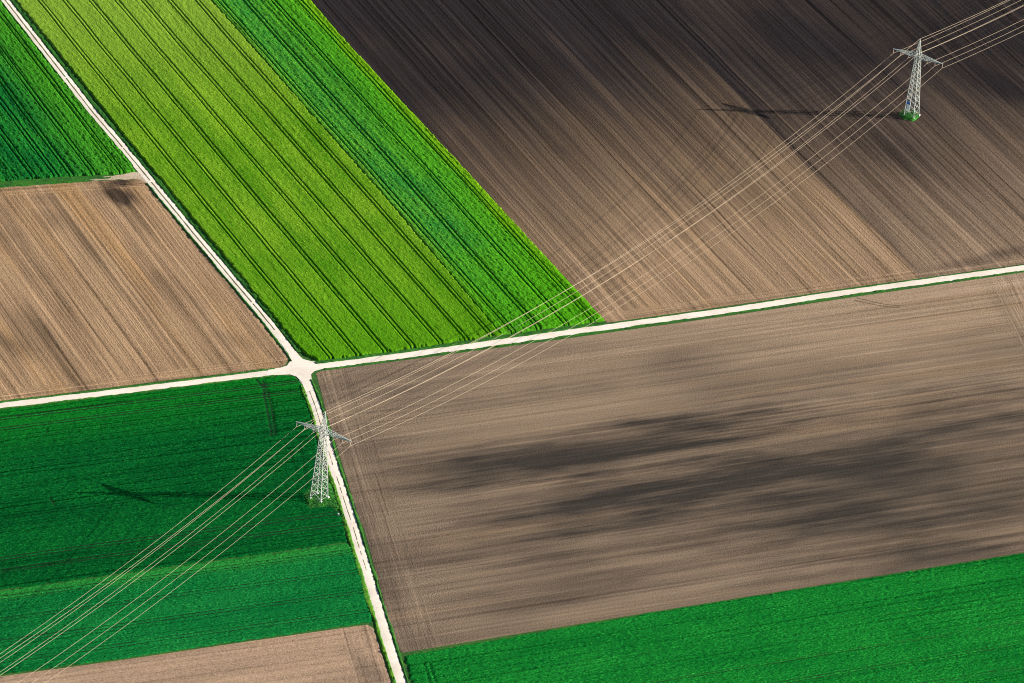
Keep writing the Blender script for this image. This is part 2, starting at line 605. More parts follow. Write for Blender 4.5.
# north brown field, two drilled pieces
f9 = Frame((620, 150), -66.3)
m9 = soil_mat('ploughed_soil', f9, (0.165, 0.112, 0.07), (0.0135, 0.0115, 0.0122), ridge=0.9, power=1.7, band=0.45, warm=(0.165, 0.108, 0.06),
              grad=((460, 85), (825, 290), 0.9, -0.28),  # darker towards the far end, tan by the lane
              stains=[((300, -10), (470, 30), 26, 0.25), ((400, 4), (720, -14), 34, 0.3)],  # broad darker areas across the far end
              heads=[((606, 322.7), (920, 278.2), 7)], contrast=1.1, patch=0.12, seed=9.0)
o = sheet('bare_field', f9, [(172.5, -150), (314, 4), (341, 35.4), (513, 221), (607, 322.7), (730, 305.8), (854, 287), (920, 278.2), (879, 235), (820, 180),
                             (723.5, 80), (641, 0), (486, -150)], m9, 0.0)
tag(o, 'ploughed brown field along the yellow-green crop, dark at its far end and tan by the lane', 'bare field', kind='structure')
f10 = Frame((860, 100), -66.5)
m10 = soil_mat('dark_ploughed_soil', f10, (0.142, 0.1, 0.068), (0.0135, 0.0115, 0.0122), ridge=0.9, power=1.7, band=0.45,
               grad=((800, 60), (965, 268), 0.84, -0.06),  # dark tone fades from the far end to the lane
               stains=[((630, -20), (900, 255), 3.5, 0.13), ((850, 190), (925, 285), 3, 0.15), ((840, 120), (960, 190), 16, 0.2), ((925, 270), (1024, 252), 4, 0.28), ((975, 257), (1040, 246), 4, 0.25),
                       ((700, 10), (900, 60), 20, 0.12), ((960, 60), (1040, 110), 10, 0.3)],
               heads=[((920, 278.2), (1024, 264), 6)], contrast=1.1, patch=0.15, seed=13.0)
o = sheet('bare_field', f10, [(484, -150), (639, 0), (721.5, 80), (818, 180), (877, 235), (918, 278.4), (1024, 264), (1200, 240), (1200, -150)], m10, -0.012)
tag(o, 'dark ploughed field around the pylon that stands farther off', 'bare field', kind='structure')
# near strip of pale soil
f6 = Frame((200, 660), 26.2)
m6 = soil_mat('pale_soil', f6, (0.215, 0.148, 0.1), (0.085, 0.063, 0.048), ridge=0.45, stains=[((345, 640), (385, 690), 5, 0.5)],
              heads=[((373.5, 628.6), (391, 682.5), 10)], contrast=0.5, freq=0.8, patch=0.3, seed=17.0)
o = sheet('bare_field', f6, [(-150, 697), (0, 676.5), (120, 660.3), (250, 641.2), (350, 627), (368, 624.7), (373.5, 628.6), (391, 682.5), (422, 780), (-150, 780)], m6, 0.0)
tag(o, 'pale pinkish-tan bare field below the green crops, beside the two-rut lane', 'bare field', kind='structure')

# ------------------------------------------------------------------ crops
def pair(fr, px, py, gauge=1.55):
    y = fr(px, py)[1]
    return [y - gauge / 2, y + gauge / 2]


# yellow-green cereal
f1 = Frame((250, 200), -66.2)
tr = []
fan = []
for a_, b_ in (((38.2, 0), (299.6, 320)), ((62.7, 0), (329, 320)), ((89, 0), (358.6, 320)), ((115, 0), (283, 197)), ((141, 0), (310, 195)), ((167.3, 0), (338, 195)), ((195, 0), (364, 193))):
    (sa, ya), (sb, yb) = f1(*a_), f1(*b_)
    if abs(sb - sa) < 200:                               # shorter sightings carried on along the same line
        yb, sb = ya + (yb - ya) * 330 / (sb - sa), sa + 330
    yc = (ya + yb) / 2
    fan.append((sa, ya, sb, yb))
    tr += [yc - 0.72, yc + 0.72]
mL = crop_mat('yellow_green_cereal', (0.036, 0.118, 0.004), (0.08, 0.175, 0.008), (0.16, 0.235, 0.025), streak=0.9, seed=1, fine=0.42, patch=1.0,
              along=[(20, 140, (0.038, 0.14, 0.003)), (-40, -190, (0.115, 0.19, 0.02))])
o = crop('crop_field', f1, [(-106, -150), (15, 0), (106, 113), (118.5, 130), (199, 226.6), (276, 320), (300, 349), (305, 354.5), (317.6, 360.5), (340, 358.3), (380, 353.2),
                            (450, 342.7), (501, 335.3), (386.6, 200), (210, 0), (77.5, -150)], [mL, M['rut']], 0.7, tr, half=0.2, seed=3, rough=0.11, streak=0.06, wig=0.2, warp=fan, lumps=0.05)
tag(o, 'yellow-green cereal crop with paired dark tramlines between the lane and the deeper green strip', 'crop', kind='stuff')
# deeper green strip
f1b = Frame((420, 200), -65.6)
tr = []
for px, py in ((395, 200), (422.3, 200), (452.2, 200), (480.5, 200)):
    tr += pair(f1b, px, py, 1.6)
ymax = f1b(512, 221)[1]
mS = crop_mat('green_strip_cereal', (0.008, 0.1, 0.016), (0.036, 0.165, 0.012), (0.13, 0.26, 0.02), streak=0.6, seed=4, fine=0.5, patch=0.7,
              ramp=[(f1b(210, 0)[1] + 4.5, f1b(210, 0)[1] - 1.5, (0.06, 0.15, 0.012)), (ymax - 26, ymax - 8, (0.035, 0.16, 0.006)), (ymax - 7, ymax - 1.0, (0.085, 0.2, 0.004))], along=[(10, 90, (0.038, 0.175, 0.004))], lines=0.25)
o = crop('crop_field', f1b, [(77.5, -150), (210, 0), (386.6, 200), (501, 335.3), (560, 327), (604.5, 321.3), (512, 221), (340, 35.4), (313, 4), (172, -150)],
         [mS, M['rut']], 0.75, tr, half=0.22, seed=8, rough=0.15, streak=0.14, wig=0.2, edge=0.12, lumps=0.12)
tag(o, 'deep green cereal strip with a bright yellow-green edge along the ploughed field', 'crop', kind='stuff')
# north-west green crop
f2 = Frame((60, 110), -66.3)
tr = []
for px in (13.5, 36.5, 52.0, 75.3, 104.0):
    tr += pair(f2, px, 150, 1.55)
y0 = f2(118, 150)[1]
m2 = crop_mat('green_cereal', (0.002, 0.06, 0.012), (0.006, 0.1, 0.012), (0.05, 0.17, 0.012), streak=0.75, seed=9, fine=0.6, lines=0.3,
              ramp=[(y0 - 26, y0 - 5, (0.03, 0.15, 0.008))])
o = crop('crop_field', f2, [(-150, -190), (-1.8, 0), (87, 113), (118, 150), (133, 168), (134, 171.8), (119.5, 174), (58, 177.4), (0, 181.5), (-150, 192)],
         [m2, M['rut']], 0.75, tr, half=0.2, seed=12, rough=0.2, streak=0.2, lumps=0.12)
tag(o, 'deep green cereal crop with a wedge shape, above the tan bare field', 'crop', kind='stuff')
# dark green crop round the near pylon
f4 = Frame((150, 480), 26.4)
tr = []
for px, py, gg in ((0, 429.6, 1.5), (0, 419.6, 1.3), (0, 559, 1.7), (0, 571, 1.6)):
    tr += pair(f4, px, py, gg)
soft = []
for px, py in ((0, 440), (0, 446), (0, 461), (0, 470), (0, 489), (0, 496), (0, 520), (0, 530), (150, 398.5), (150, 414), (150, 421), (150, 431)):
    tr.append((f4(px, py)[1], 0.13))
m4 = crop_mat('dark_green_crop', (0.001, 0.04, 0.008), (0.0015, 0.056, 0.0105), (0.005, 0.1, 0.013), streak=0.35, seed=14, fine=0.75, lines=0.45,
              ramp=[(f4(0, 470)[1], f4(0, 412)[1], (0.003, 0.088, 0.008))])
o = crop('crop_field', f4, [(-150, 428.5), (0, 410), (170, 389.5), (240, 380.3), (284, 375.5), (294, 376.5), (300, 381), (304.5, 391), (312, 419), (317.5, 446), (321, 468),
                            (311, 488), (304.5, 494), (308.5, 508.3), (331, 507), (342, 514), (347.3, 542), (0, 590.3), (-150, 611.5)],
         [m4, M['rut']], 0.22, tr, half=0.36, soft=soft, seed=18, rough=0.3, streak=0.12, wig=0.3, lumps=0.1,
         tracks=[([(262.5, 381), (266, 388), (269.5, 399), (273, 417), (275.2, 435)], 0.5), ([(256, 379.5), (263, 388.5), (265.5, 402), (269, 420), (271.5, 436)], 0.5),
                 ([(50.6, 499.5), (55.2, 505.8)], 0.4), ([(46.2, 429.5), (47.6, 433)], 0.35), ([(296, 436), (303, 462), (305, 480)], 0.2), ([(288, 447), (297, 478)], 0.2)])
tag(o, 'dark green low crop around the pylon that stands by the lane, crossed by its shadow', 'crop', kind='stuff')
# mid green strip
f5 = Frame((180, 600), 25.9)
tr = []
for py in (564.5, 585.6, 607.5, 627.2):
    tr += pair(f5, 250, py, 1.7)
m5 = crop_mat('mid_green_crop', (0.0015, 0.068, 0.015), (0.004, 0.095, 0.02), (0.015, 0.145, 0.025), streak=0.35, seed=19, fine=0.8, lines=0.25,
              ramp=[(f5(0, 606)[1], f5(0, 592)[1], (0.012, 0.118, 0.018))])
o = crop('crop_field', f5, [(-150, 613), (0, 591.2), (347.5, 543), (354.5, 551.6), (372.5, 619), (371, 622), (349.6, 625.2), (250, 639.5), (120, 658.5), (0, 674.5), (-150, 694.5)],
         [m5, M['rut']], 0.3, tr, half=0.3, seed=23, rough=0.28, streak=0.1, wig=0.3, lumps=0.13)
tag(o, 'blue-green crop strip between the dark green crop and the pale bare field', 'crop', kind='stuff')
# south-east green crop
f8 = Frame((720, 640), 27.7)
tr = []
for px, py, gg in ((1024, 642.5, 1.4), (1024, 667, 1.5), (1024, 621.5, 1.0)):
    tr += pair(f8, px, py, gg)
soft = [(f8(1024, 570)[1], 0.7, 0.2), (f8(1024, 575)[1], 0.6, 0.2)]
dry = f8(1024, 592)[1]
m8 = crop_mat('fresh_green_crop', (0.002, 0.072, 0.01), (0.005, 0.115, 0.015), (0.02, 0.17, 0.02), streak=0.4, seed=26, fine=0.85, lines=0.3, patch=0.8)
o = crop('crop_field', f8, [(405, 655.8), (680, 608.5), (1024, 553.6), (1200, 525.5), (1200, 800), (445, 800), (411, 682.5)],
         [m8, M['dry_rut']], 0.3, tr + [(dry, 0.16)], half=0.24, soft=soft, seed=29, rough=0.3, streak=0.1, wig=0.3, lumps=0.13,
         tracks=[([(424, 664), (432, 690)], 0.3), ([(429, 664), (438, 690)], 0.3)])
tag(o, 'fresh green crop along the lower edge of the large brown field', 'crop', kind='stuff')

# ------------------------------------------------------------------ lanes
EW = gps([(-150, 424.5), (0, 405.8), (120, 391.5), (170, 385.4), (240, 376.6), (290, 370.4), (328, 365.6), (380, 358.7), (470, 346.4), (560, 333.8), (640, 322.7), (730, 310.3), (854, 291.4), (940, 279.4),
          (1024, 267.8), (1200, 243.2)])
NS = gps([(-112, -150), (-50, -70.5), (4.9, 0), (50, 57.5), (93.2, 113), (125, 150), (190.5, 230), (266.5, 320), (286, 345), (296, 359), (301, 371), (308.5, 389), (315, 405), (328.7, 452), (338, 481),
          (350.6, 520), (354, 530), (388.2, 643), (401, 683), (431, 780)])


def half_ew(L):
    return 1.75 + 0.25 * np.sin(L / 70.0) + 0.0 * L


def road_z(L, off, f):
    return 0.03 + 0.05 * (1 - ((f - 0.5) * 2) ** 2)


v, f = ribbon(EW, lambda L: -1.95 - 0.15 * np.sin(L / 31), lambda L: 1.95 + 0.15 * np.sin(L / 43 + 2), 6, 1.2, road_z, jit=0.13, seed=31)
lane = ribbons('gravel_road', [(v, f)], M['gravel'])
tag(lane, 'pale gravel lane running across between the bare fields', 'lane', kind='structure')
v, f = ribbon(NS, lambda L: -1.68 - 0.1 * np.sin(L / 27), lambda L: 1.68 + 0.1 * np.sin(L / 37), 6, 1.2, lambda L, o_, f_: road_z(L, o_, f_) - 0.012, jit=0.12, seed=35)
lane2 = ribbons('farm_track', [(v, f)], M['gravel'])
tag(lane2, 'pale two-rut farm track running past the near pylon to the crossroads', 'lane', kind='structure')
fj = Frame((300, 367), 0)
jn = sheet('road_junction', fj, [(268, 369.5), (280, 368), (287, 365.8), (290.3, 361), (288.5, 354), (281, 344), (287, 340.5), (299, 355.5), (303, 359.3), (312, 361.6), (330, 362),
                                 (338, 361.4), (338, 367), (322, 369.2), (314.5, 371.3), (311, 374.5), (311.8, 380), (315, 390), (306, 392.5), (301.5, 382), (296.5, 376.8), (290, 374.6), (275, 375.3), (266, 376)],
           M['gravel'], 0.088)
tag(jn, 'wide pale gravel crossroads where the two lanes meet', 'lane', kind='structure')
fe = Frame((125, 177), 0)
ent = sheet('dirt_path', fe, [(84, 179.6), (97, 178), (103, 176.9), (107, 176.2), (112, 176.3), (117, 175.0), (123, 174.6), (128, 173.2), (134, 172.0), (142, 172.5), (149, 180), (147.5, 184), (143, 181.2), (139.5, 179.6), (133, 179.0), (126, 179.9), (119, 179.2), (112, 180.3), (104, 179.8), (96, 180.7)],
            soil_mat('dusty_gateway', fe, (0.33, 0.27, 0.2), (0.16, 0.125, 0.085), ridge=0.2, contrast=0.3, patch=0.8, wetbase=0.1), 0.02)
tag(ent, 'dusty pale gateway off the farm track at the corner of the tan field', 'path', kind='structure')


# grass between the ruts and along the lanes
def tuft(h, seed, base=0.0, p=0.9):
    def fn(L, off, f):
        z = h * (0.25 + 1.1 * vn(L / 1.1, off / 0.5, seed) * (0.4 + vn(L / 7, off / 3, seed + 1)) + 0.35 * RNG.random(L.shape))
        z[:, 0] = base
        z[:, -1] = base
        return z
    return fn


Ltot = float(np.sum(np.hypot(*np.diff(np.array(NS), axis=0).T)))


def len_at(pts, px, py):
    P = np.array(pts)
    q = np.array(gp(px, py))
    best, acc, out = 1e9, 0.0, 0.0
    for a, b in zip(P[:-1], P[1:]):
        d = b - a
        l = np.linalg.norm(d)
        t = np.clip((q - a) @ d / (l * l), 0, 1)
        e = np.linalg.norm(q - a - t * d)
        if e < best:
            best, out = e, acc + t * l
        acc += l
    return float(out)


Lj0, Lj1 = len_at(NS, 281, 338), len_at(NS, 309.5, 391)
Lgate = len_at(NS, 139, 168), len_at(NS, 149, 181)


def median_mask(L):
    on = np.ones(len(L), bool)
    on &= ~((L > Lj0 - 6) & (L < Lj1))
    n = vn(L / 2.6, 0 * L, 71) + 0.5 * vn(L / 11.0, 0 * L, 72)
    south = L > Lj1
    on &= ~(south & (n > 0.9))
    on &= ~((~south) & (n > 1.33))
    on &= ~(L > len_at(NS, 366, 570))
    return on


nw = lambda L: np.where(L > Lj1, 0.5, 1.0)
v, f = ribbon(NS, lambda L: nw(L) * (-0.2 - 0.12 * vn(L / 4, 0 * L, 73)), lambda L: nw(L) * (0.2 + 0.12 * vn(L / 4, 0 * L, 74)), 4, 0.5,
              lambda L, o_, f_: 0.065 + 0.08 * vn(L / 0.6, o_ / 0.2, 75) * np.clip(1 - np.abs(f_ - 0.5) * 2, 0, 1), jit=0.05, seed=76, mask=median_mask)
md = ribbons('grass_strip', [(v, f)], M['median'])
tag(md, 'thin broken strip of dry grass between the ruts of the farm track', 'grass', kind='stuff')

Lg, Lj = len_at(NS, 146, 183), len_at(NS, 284, 345)
Ltop = len_at(NS, 128, 158)
Lpyl0, Lpyl1 = len_at(NS, 330, 460), len_at(NS, 346, 512)


def rng_mask(a, b):
    return lambda L: (L > a) & (L < b)


parts = []
# NS runs from far to near: its left side (+) lies east
parts.append(ribbon(NS, 1.6, lambda L: 1.8 + 1.7 * np.clip((L + 40) / 200, 0, 1) + 0.5 * vn(L / 9, 0 * L, 81), 6, 0.5, tuft(0.22, 82), jit=0.15, seed=83, mask=rng_mask(0, Lj + 6)))
parts.append(ribbon(NS, -1.45, -2.1, 3, 0.5, tuft(0.25, 84), jit=0.12, seed=85, mask=rng_mask(0, Ltop + 6)))
parts.append(ribbon(NS, -1.4, lambda L: -2.1 - 0.4 * vn(L / 9, 0 * L, 86), 4, 0.5, tuft(0.3, 87), jit=0.15, seed=88, mask=rng_mask(Lg, Lj + 12)))
parts.append(ribbon(NS, 1.62, lambda L: 2.3 + 0.6 * vn(L / 7, 0 * L, 89), 4, 0.5, tuft(0.22, 90), jit=0.15, seed=91, mask=rng_mask(Lj1 - 8, Ltot)))
vg = ribbons('verge_grass', parts, M['verge'])
tag(vg, 'dark green rough grass along both edges of the farm track', 'grass', kind='stuff')
parts = [ribbon(NS, -1.35, lambda L: -2.1 - 1.3 * np.clip((L - Lpyl1) / 60, 0, 1) * np.clip((len_at(NS, 384, 632) - L) / 30, 0.1, 1) - 0.6 * vn(L / 8, 0 * L, 92), 5, 0.5, tuft(0.3, 93), jit=0.15, seed=94,
                mask=rng_mask(Lj1 - 4, Ltot))]
vb = ribbons('verge_grass', parts, M['verge_bright'])
tag(vb, 'bright yellow-green grass edge on the pylon side of the farm track', 'grass', kind='stuff')

Lew = float(np.sum(np.hypot(*np.diff(np.array(EW), axis=0).T)))
a0, a1, a2, a3 = len_at(EW, 276, 372), len_at(EW, 318, 367), len_at(EW, 607, 327), len_at(EW, 950, 278)
nz = lambda L, s_, th: vn(L / 6.0, 0 * L, s_) + 0.6 * vn(L / 1.9, 0 * L, s_ + 1) > th
parts = [
    ribbon(EW, 1.75, lambda L: 2.7 + 0.5 * vn(L / 6, 0 * L, 101), 4, 0.5, tuft(0.25, 102), jit=0.2, seed=103, mask=rng_mask(0, a0)),
    ribbon(EW, 1.8, lambda L: 3.1 + 0.9 * vn(L / 6, 0 * L, 104), 5, 0.5, tuft(0.25, 105), jit=0.2, seed=106, mask=rng_mask(a1, a2)),
    ribbon(EW, 1.85, lambda L: 2.15 + 0.4 * vn(L / 4, 0 * L, 107), 3, 0.5, tuft(0.12, 108), jit=0.2, seed=109, mask=lambda L: (L > a2) & (L < a3 + 60) & nz(L, 110, 0.55 + 0.0) & nz(L, 140, 0.35)),
    ribbon(EW, -1.8, lambda L: -2.3 - 0.7 * vn(L / 5, 0 * L, 111), 4, 0.5, tuft(0.2, 112), jit=0.25, seed=113, mask=lambda L: (L > a1 + 1) & (L < a3) & nz(L, 114, 0.42 + 0.42 * np.clip((L - a2) / 120, 0, 1))),
    ribbon(EW, -1.75, lambda L: -2.3 - 0.3 * vn(L / 5, 0 * L, 115), 3, 0.5, tuft(0.2, 116), jit=0.2, seed=117, mask=lambda L: (L > a3) & nz(L, 118, 0.85)),
    ribbon(EW, -1.75, lambda L: -2.2 - 0.3 * vn(L / 5, 0 * L, 119), 3, 0.5, tuft(0.2, 120), jit=0.15, seed=121, mask=rng_mask(0, a0 - 2)),
]
vl = ribbons('verge_grass', parts, M['verge'])
tag(vl, 'narrow ragged green grass edging the pale gravel lane', 'grass', kind='stuff')
# grassy baulk between the north-west crop and the tan field
P = gps([(-150, 195.3), (0, 184.4), (58, 180.5), (103, 178.3), (112, 177.8)])
PL = float(np.sum(np.hypot(*np.diff(np.array(P), axis=0).T)))
v, f = ribbon(P, lambda L: -2.6 * np.clip((PL - 1 - L) / 16, 0.04, 1), lambda L: 2.6 * np.clip((PL + 4 - L) / 16, 0.04, 1), 10, 0.5, tuft(0.2, 131), jit=0.4, seed=132)
bk = ribbons('verge_grass', [(v, f)], M['verge'])
tag(bk, 'green grass baulk dividing the wedge-shaped crop from the tan field', 'grass', kind='stuff')

# old wheel marks curving off the lane in the big field
for k, (pts, hw) in enumerate([([(854, 300), (862, 301.5), (872, 304.5), (884, 307), (900, 307.5)], 0.25), ([(856, 297.8), (865, 299.5), (876, 302.8), (886, 305.2), (901, 306)], 0.25)]):
    v, f = ribbon(gps(pts), -hw, hw, 2, 0.6, lambda L, o_, f_: 0.012 + 0 * L, jit=0.08, seed=150 + k)
    wt = ribbons('wheel_track', [(v, f)], M['wheel'])
    tag(wt, ('inner' if k else 'outer') + ' of two dark wheel ruts curving off the gravel lane', 'wheel track', kind='structure')


# ------------------------------------------------------------------ weeds
def weed_clump(name, poly_px, h, n, mat, label, cat='weeds', mound=True, size=0.35):
    """leafy clump: a low uneven mound with many small leaf blades over it; one mesh"""
    pts = gps(poly_px)
    c = np.mean(np.array(pts), 0)
    loc = [(x - c[0], y - c[1]) for x, y in pts]
    xs, ys = [p[0] for p in loc], [p[1] for p in loc]
    bm_ = bmesh.new()
    rr = random.Random(len(name) + n)
    # low mound
    st = 0.35
    gx = np.arange(min(xs) - st, max(xs) + st, st)
    gy = np.arange(min(ys) - st, max(ys) + st, st)
    X, Y = np.meshgrid(gx, gy, indexing='ij')
    ins = inside(X, Y, loc)
    ed = seg_dist(X, Y, loc + [loc[0]])
    Z = np.where(ins, 0.75 * h * (0.15 + 0.6 * vn(X / 0.9, Y / 0.9, n) * (0.4 + vn(X / 2.5, Y / 2.5, n + 1))) * np.clip(ed / 1.2, 0, 1), -0.05)
    vv = [[bm_.verts.new((X[i, j], Y[i, j], Z[i, j])) for j in range(len(gy))] for i in range(len(gx))]
    for i in range(len(gx) - 1):
        for j in range(len(gy) - 1):
            if ins[i, j] or ins[i + 1, j] or ins[i, j + 1] or ins[i + 1, j + 1]:
                bm_.faces.new((vv[i][j], vv[i + 1][j], vv[i + 1][j + 1], vv[i][j + 1]))
    k = 0
    while k < n:
        x, y = rr.uniform(min(xs), max(xs)), rr.uniform(min(ys), max(ys))
        if not bool(inside(np.array([x]), np.array([y]), loc)[0]):
            continue
        k += 1
        hh = h * rr.uniform(0.45, 1.15) * (0.55 + 0.9 * float(vn(np.array([x / 1.6]), np.array([y / 1.6]), 5)[0]))
        a = rr.uniform(0, 6.28)
        l = rr.uniform(0.6, 1.3) * size
        t = Vector((math.cos(a), math.sin(a), rr.uniform(-0.1, 0.7))).normalized()
        sdv = Vector((-math.sin(a), math.cos(a), rr.uniform(-0.4, 0.4))).normalized()
        p0 = Vector((x, y, hh * rr.uniform(0.35, 1)))
        bm_.faces.new([bm_.verts.new(p0), bm_.verts.new(p0 + t * l * 0.5 + sdv * l * 0.32), bm_.verts.new(p0 + t * l), bm_.verts.new(p0 + t * l * 0.5 - sdv * l * 0.32)])
    bmesh.ops.delete(bm_, geom=[v_ for v_ in bm_.verts if not v_.link_faces], context='VERTS')
    me_ = bpy.data.meshes.new(name)
    bm_.to_mesh(me_)
    bm_.free()
    o_ = link(name, me_, mat)
    o_.location = (c[0], c[1], 0)
    tag(o_, label, cat)
    return o_


weed_clump('weed_patch', [(899, 115.2), (902, 113.4), (906.5, 111.8), (911, 112.4), (915, 112.6), (918, 114.6), (920, 116.4), (917, 118.4), (915.5, 120.4), (912, 121.5), (908, 119.6), (904, 119.3), (901.5, 117.1)], 1.7, 1100, M['weeds'],
           'bright green weed patch under the feet of the pylon on the dark ploughed field')
weed_clump('weed_patch', [(305.5, 495), (312, 490), (321, 470), (327, 476), (338, 496), (342.5, 512.5), (331, 507), (309.5, 507.8)], 0.75, 1500, M['weeds'],
           'rough green weeds around the feet of the pylon beside the farm track', size=0.4)
weed_clump('shrub', [(303.5, 495.5), (306, 493.5), (309, 496), (312, 501), (313, 505), (310.5, 506.5), (307, 503)], 1.5, 260, M['weeds'],
           'low dark bush at the foot of the near pylon on its crop side', 'shrub')
weed_clump('weed_patch', [(181, 192.5), (184, 191.5), (186.5, 194), (184.5, 195.8), (182, 195)], 0.9, 60, M['weeds'],
           'small dark weed tuft in the yellow-green crop close to the farm track')
weed_clump('weed_patch', [(302, 205), (305, 204), (307, 206), (304.5, 207.6)], 1.15, 60, M['weeds'],
           'lone dark weed tuft out in the middle of the yellow-green crop')

# ------------------------------------------------------------------ pylons
gs = G('galvanised_steel')
nn = gs.noise(gs.x, gs.y, gs.z, 3.0, 3)
M['steel'] = gs.done(gs.mix(nn, (0.24, 0.265, 0.245), (0.36, 0.38, 0.35)), 0.55, 0.3)
gi = G('insulator_glaze')
M['insul'] = gi.done(gi.mix(gi.noise(gi.x, gi.y, gi.z, 5.0, 1), (0.2, 0.15, 0.12), (0.26, 0.2, 0.16)), 0.35, 0.5)
gc = G('pale_concrete')
M['concrete'] = gc.done(gc.mix(gc.noise(gc.x, gc.y, gc.z, 4.0, 3), (0.5, 0.48, 0.44), (0.66, 0.64, 0.6)), 0.9, 0.1)
gw = G('cable_aluminium')
M['cable'] = gw.done(gw.mix(gw.noise(gw.x, gw.y, gw.z, 0.5, 2), (0.25, 0.2, 0.14), (0.32, 0.255, 0.18)), 0.6, 0.2)
gb = G('blue_enamel')
M['blue'] = gb.done(gb.mix(gb.noise(gb.x, gb.y, gb.z, 3, 2), (0.03, 0.13, 0.4), (0.05, 0.18, 0.5)), 0.4, 0.4)
gwh = G('white_enamel')
M['white'] = gwh.done(gwh.mix(gwh.noise(gwh.x, gwh.y, gwh.z, 3, 2), (0.75, 0.75, 0.73), (0.83, 0.83, 0.8)), 0.4, 0.4)


def bar(bm_, a, b, wd, wd2=None):
    a, b = Vector(a), Vector(b)
    d = (b - a).normalized()
    ref = Vector((0, 0, 1)) if abs(d.z) < 0.9 else Vector((1, 0, 0))
    u = d.cross(ref).normalized()
    v_ = d.cross(u).normalized()
    wd2 = wd2 or wd
    r0 = [bm_.verts.new(a + (u * sx + v_ * sy) * wd / 2) for sx, sy in ((-1, -1), (1, -1), (1, 1), (-1, 1))]
    r1 = [bm_.verts.new(b + (u * sx + v_ * sy) * wd2 / 2) for sx, sy in ((-1, -1), (1, -1), (1, 1), (-1, 1))]
    for i in range(4):
        bm_.faces.new((r0[i], r0[(i + 1) % 4], r1[(i + 1) % 4], r1[i]))
    bm_.faces.new(r0[::-1])
    bm_.faces.new(r1)


def mk(name, bm_, mat, parent):
    bmesh.ops.recalc_face_normals(bm_, faces=bm_.faces)
    me_ = bpy.data.meshes.new(name)
    bm_.to_mesh(me_)
    bm_.free()
    return link(name, me_, mat, parent)


HT, HA, WA, B0, B1 = 30.0, 23.18, 10.2, 2.0, 0.72
ARM_AZ = -29.756
INS = 1.7
ATT = [('W', 9.95), ('W', 7.0), ('W', 3.8), ('E', 3.8), ('E', 7.0), ('E', 9.95)]


def hw_at(z):
    if z <= HA + 1.1:
        return B0 + (B1 - B0) * z / (HA + 1.1)
    return B1 + (0.06 - B1) * (z - HA - 1.1) / (HT - HA - 1.1)


